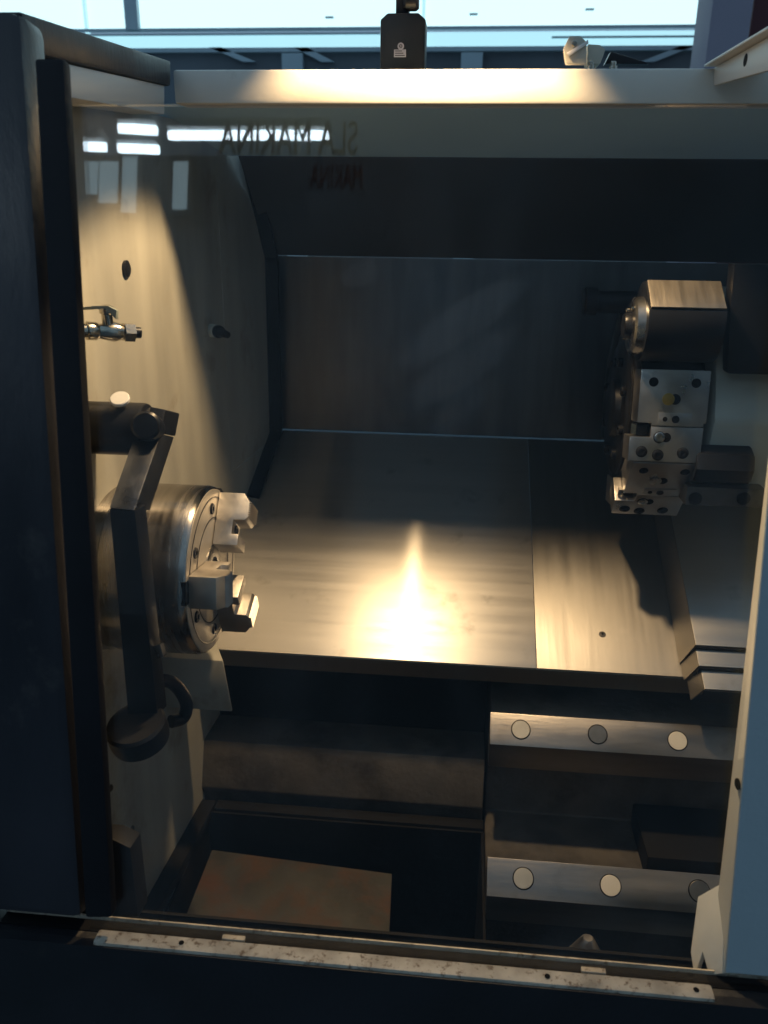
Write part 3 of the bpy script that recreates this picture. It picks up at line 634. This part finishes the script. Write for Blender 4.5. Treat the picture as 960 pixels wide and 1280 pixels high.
for k in range(3):
    z = lz-.0035+k*.0028; obj('label_line', box(lx-.007, lx+.007-.002*k, tys-.0162, tys-.0159, z-.0005, z+.0005), 'black', lb_)
ic = Vector((lx+.001, tys-.0153, lz+.0082))
io = obj('label_mark', turn(ic, (0, -1, 0), [(0, .0046), (.0004, .0046), (.0005, 0)], 24), 'pillar', TD)
obj('mark_ring', turn(ic+Vector((0, -.0005, 0)), (0, -1, 0), [(0, .0024), (.0003, .0024), (.0003, .0016), (0, .0016)], 24, ring=True), 'black', io)
obj('mark_bar', box(ic.x-.0022, ic.x+.0022, tys-.0164, tys-.0159, ic.z-.0004, ic.z+.0004), 'black', io)
HG = thing('hinge_bracket', 'beige folded hinge bracket on the header beam near the door', 'bracket', (atY(722, 80, ty_).x, ty_, BZ1))
def hb2(pp, y, t, m, nm, par=HG, bev=.0012): return obj(nm, slab([atY(x, yy, y) for x, yy in pp], (0, t, 0)), m, par, bev=bev)
hb2([(708, 80), (733, 80), (733, 52), (726, 45), (712, 45), (705, 60), (706, 70)], ty_-.018, .012, 'beige', 'cheek')
hb2([(734, 80), (750, 80), (757, 62), (750, 56), (735, 55)], ty_-.006, .03, 'beige', 'leaf')
hb2([(708, 66), (732, 52), (735, 49), (736, 54), (712, 70)], ty_-.022, .0035, 'whitecap', 'strap')
c = atY(718, 55, ty_-.018); obj('hinge_pin', turn(c+Vector((0, .001, 0)), (0, -1, 0), [(0, .0035), (.003, .0035), (.004, .0025), (.004, 0)], 16), 'chrome', HG)
hb2([(756, 80), (812, 80), (806, 77), (764, 64)], ty_+.02, .02, 'black', 'cable_wedge')
for px, s_ in ((739, 'nearer'), (767, 'farther from')):
    c = atY(px, 80, ty_-.012)
    tag(obj('bolt_end', turn((c.x, c.y, BZ1+.0003), (0, 0, 1), [(0, .0052), (.004, .0052), (.0042, .0035), (.0085, .0035), (.0095, .0025), (.0095, 0)], 14), 'chrome', None),
        'bright bolt end on the header beam, the one %s the hinge bracket' % s_, 'bolt')

# ------------------------------------------------------------------ work lamp above the opening
WL = thing('work_lamp', 'round machine lamp hung above the opening and shining down', 'lamp', tuple(LAMP))
obj('lamp_can', turn(LAMP+Vector((0, 0, .10)), (0, 0, -1), [(0, 0), (0, .03), (.01, .04), (.085, .040), (.085, .037), (.02, .037), (.012, .03), (.012, 0)], 40), 'black', WL)
obj('lamp_bracket', pipe([LAMP+Vector((0, 0, .10)), LAMP+Vector((0, .01, .16)), LAMP+Vector((0, .09, .17)), Vector(((nx0+nx1)/2, tys-.02, .50)), Vector(((nx0+nx1)/2, tys+.005, .46)), Vector(((nx0+nx1)/2, tys+.007, b0_+.091))], .0075), 'black', WL)
lo.parent = WL; lo.location = (0, 0, 0)

# ------------------------------------------------------------------ the hall behind
HY = 7.0
HW = thing('hall_wall', 'far hall wall with a long band of bright windows', None, (0, HY, 0), kind='structure')
zb_ = atY(480, 62, HY).z; zm = atY(480, 36, HY).z; 
obj('wall_base', box(-7, 7, HY, HY+.2, -1.6, zb_), 'hallwall', HW)
for k in range(5):
    x = -5.6+k*2.6
    obj('lower_pane', box(x+.012, x+2.588, HY+.02, HY+.03, zb_+.012, zm-.02), 'sky2', HW)
    obj('upper_pane', box(x+.012, x+2.588, HY+.02, HY+.03, zm+.02, zm+2.0), 'sky', HW)
    obj('mullion', box(x-.012, x+.012, HY-.01, HY+.04, zb_, zm+2.0), 'sky2', HW)  # bars glow like the panes, window flare put into the material
obj('transom', box(-5.6, 7, HY-.012, HY+.018, zm-.010, zm+.012), 'frame', HW)
obj('window_sill', box(-5.6, 7, HY-.05, HY-.013, zb_-.02, zb_+.01), 'frame', HW)
for px, l in ((365, 'l'), (590, 'r')):
    x = atY(px, 70, HY-.06).x; obj('wall_post', box(x-.08, x+.08, HY-.06, HY-.001, -1.6, zb_-.03), 'frame', HW)
for (xa, ya, xb, yb) in ((262, 60, 305, 78), (368, 60, 402, 78), (800, 78, 850, 58)):
    a, b = atY(xa, ya, HY-.02), atY(xb, yb, HY-.02); w_ = Vector((.10, 0, 0))
    obj('brace', slab([a, a+w_, b+w_, b], (0, -.03, 0)), 'frame', HW)
for (xa, xb, y_) in ((20, 475, 44), (690, 884, 46)):
    a, b = atY(xa, y_, HY-.02), atY(xb, y_, HY-.02); obj('glazing_bar', box(a.x, b.x, HY-.012, HY+.015, a.z-.006, a.z+.006), 'frame', HW)
for (xa, y_) in ((592, 18), (737, 12), (412, 22)):
    a = atY(xa, y_, HY); obj('window_catch', box(a.x-.03, a.x+.03, HY-.02, HY+.015, a.z-.005, a.z+.005), 'frame', HW)
a = atY(166, 20, HY); obj('window_post', box(a.x-.05, a.x+.05, HY-.04, HY+.015, zm, zm+2.0), 'frame', HW)
pa, pb = atY(886, 40, 4.5), atY(937, 40, 4.5)
PI_ = obj('hall_pillar', box(pa.x, pb.x, 4.5, 4.8, -1.6, 3.2), 'pillar', None, bev=.01); tag(PI_, 'grey pillar in the hall at the upper right', 'pillar')
ma = atY(937, 40, 4.9)
tag(obj('maroon_cabinet', box(ma.x, ma.x+1.2, 4.9, 5.5, -1.6, 3.2), 'maroon', None, bev=.01), 'dark maroon board in the hall beside the grey pillar', 'board')
tag(obj('hall_floor', box(-7, 7, -7, HY+.2, -1.64, -1.60), 'hallwall', None), 'dark floor of the hall', kind='structure')

# ------------------------------------------------------------------ what the pane reflects: tubes and lettering behind the viewer
def refl(px, py, Z=None, Yv=None):
    d = ray(px, py).normalized(); p = d*(GO.dot(FN)/d.dot(FN)); r = d - FN*2*d.dot(FN)
    t = (Z-p.z)/r.z if Z is not None else (Yv-p.y)/r.y
    return p + r*t
ZC = 2.1
GRP = 'fluorescent tubes reflected in the pane'
for (xa, ya, xb, yb, lab) in ((80, 182, 132, 184, 'leftmost short light tube reflected in the pane'), (148, 185, 198, 187, 'lower short light tube reflected beside the left wall'),
        (148, 160, 196, 163, 'upper short light tube reflected beside the left wall'), (211, 169, 300, 169, 'long light tube reflected left of the lettering'), (302, 169, 412, 169, 'long light tube reflected behind the lettering')):
    a, b = refl(xa, ya, ZC), refl(xb, yb, ZC)
    r_ = .032
    t = thing('fluorescent_lamp', lab, 'tube lamp', tuple((a+b)/2), GRP)
    obj('tube', cyl(a, b, r_, 16), 'tube', t)
    m_ = (a+b)/2; obj('fitting', box(min(a.x, b.x), max(a.x, b.x), m_.y-.06-abs(a.y-b.y)/2, m_.y+.06+abs(a.y-b.y)/2, m_.z+r_+.005, m_.z+r_+.06), 'whitecap', t)
# lettering hung in front of the tubes, read mirrored in the pane
def lettering(txt, xa, xb, ya, yb, Yv, m, lab):
    a, b = refl(xa, ya, Yv=Yv), refl(xb, yb, Yv=Yv)          # top left, bottom right as seen mirrored
    cu = bpy.data.curves.new('lettering', 'FONT'); cu.body = txt; cu.extrude = .01; cu.align_x = 'LEFT'
    ob = bpy.data.objects.new('lettering', cu); C.objects.link(ob)
    bpy.context.view_layer.update(); dg = bpy.context.evaluated_depsgraph_get()
    me = bpy.data.meshes.new_from_object(ob.evaluated_get(dg)); bpy.data.objects.remove(ob)
    xs = [v.co.x for v in me.vertices]; ys = [v.co.y for v in me.vertices]
    w, hh = max(xs)-min(xs), max(ys)-min(ys); x_0, y_0 = min(xs), min(ys)
    W_, H_ = abs(b.x-a.x), abs(a.z-b.z); xm = max(a.x, b.x)
    # the text faces the machine (+Y), so its reading direction runs towards -X
    for v in me.vertices: v.co = Vector((-(v.co.x-x_0)/w*W_, -v.co.z*-1, (v.co.y-y_0)/hh*H_))
    o = bpy.data.objects.new('sign_lettering', me); C.objects.link(o); o.location = (xm, Yv, min(a.z, b.z)); me.materials.append(M[m])
    tag(o, lab, 'lettering'); return o
lettering('SLA MAKINA', 275, 446, 151, 193, -3.2, 'sign', 'large dark red capital letters reflected backwards over the light tube')
lettering('MAKINA', 388, 452, 205, 236, -3.2, 'sign', 'smaller dark capital letters reflected below the large ones')

# hall windows behind the viewer, seen as pale panes in the left of the glass
RW = thing('hall_window', 'pale tall window panes of the hall reflected at the left of the glass', 'window', tuple(refl(160, 270, Yv=-6.0)))
for xa, xb, ya, yb in ((102, 120, 199, 243), (123, 145, 199, 254), (152, 168, 193, 266), (216, 232, 199, 262)):
    a, b = refl(xa, ya, Yv=-6.0), refl(xb, yb, Yv=-6.0)
    x0_, x1_, z0_, z1_ = min(a.x, b.x), max(a.x, b.x), min(a.z, b.z), max(a.z, b.z)
    f_ = obj('frame', box(x0_-.05, x1_+.05, -6.1, -6.03, z0_-.05, z1_+.05), 'hallwall', RW)
    n_ = 1
    for k in range(n_):
        obj('pane', box(x0_, x1_, -6.028, -6.02, z0_+(z1_-z0_)*k/n_+.01, z0_+(z1_-z0_)*(k+1)/n_-.01), 'winr', f_)

# the hall behind the viewer: wall added to dim the reflections low in the glass
hw = refl(480, 196, Yv=-6.3).z
tag(obj('hall_end_wall', box(-9, 9, -6.5, -6.3, -1.6, hw), 'endwall', None), 'end wall of the hall added behind the viewer to dim reflections', kind='structure')
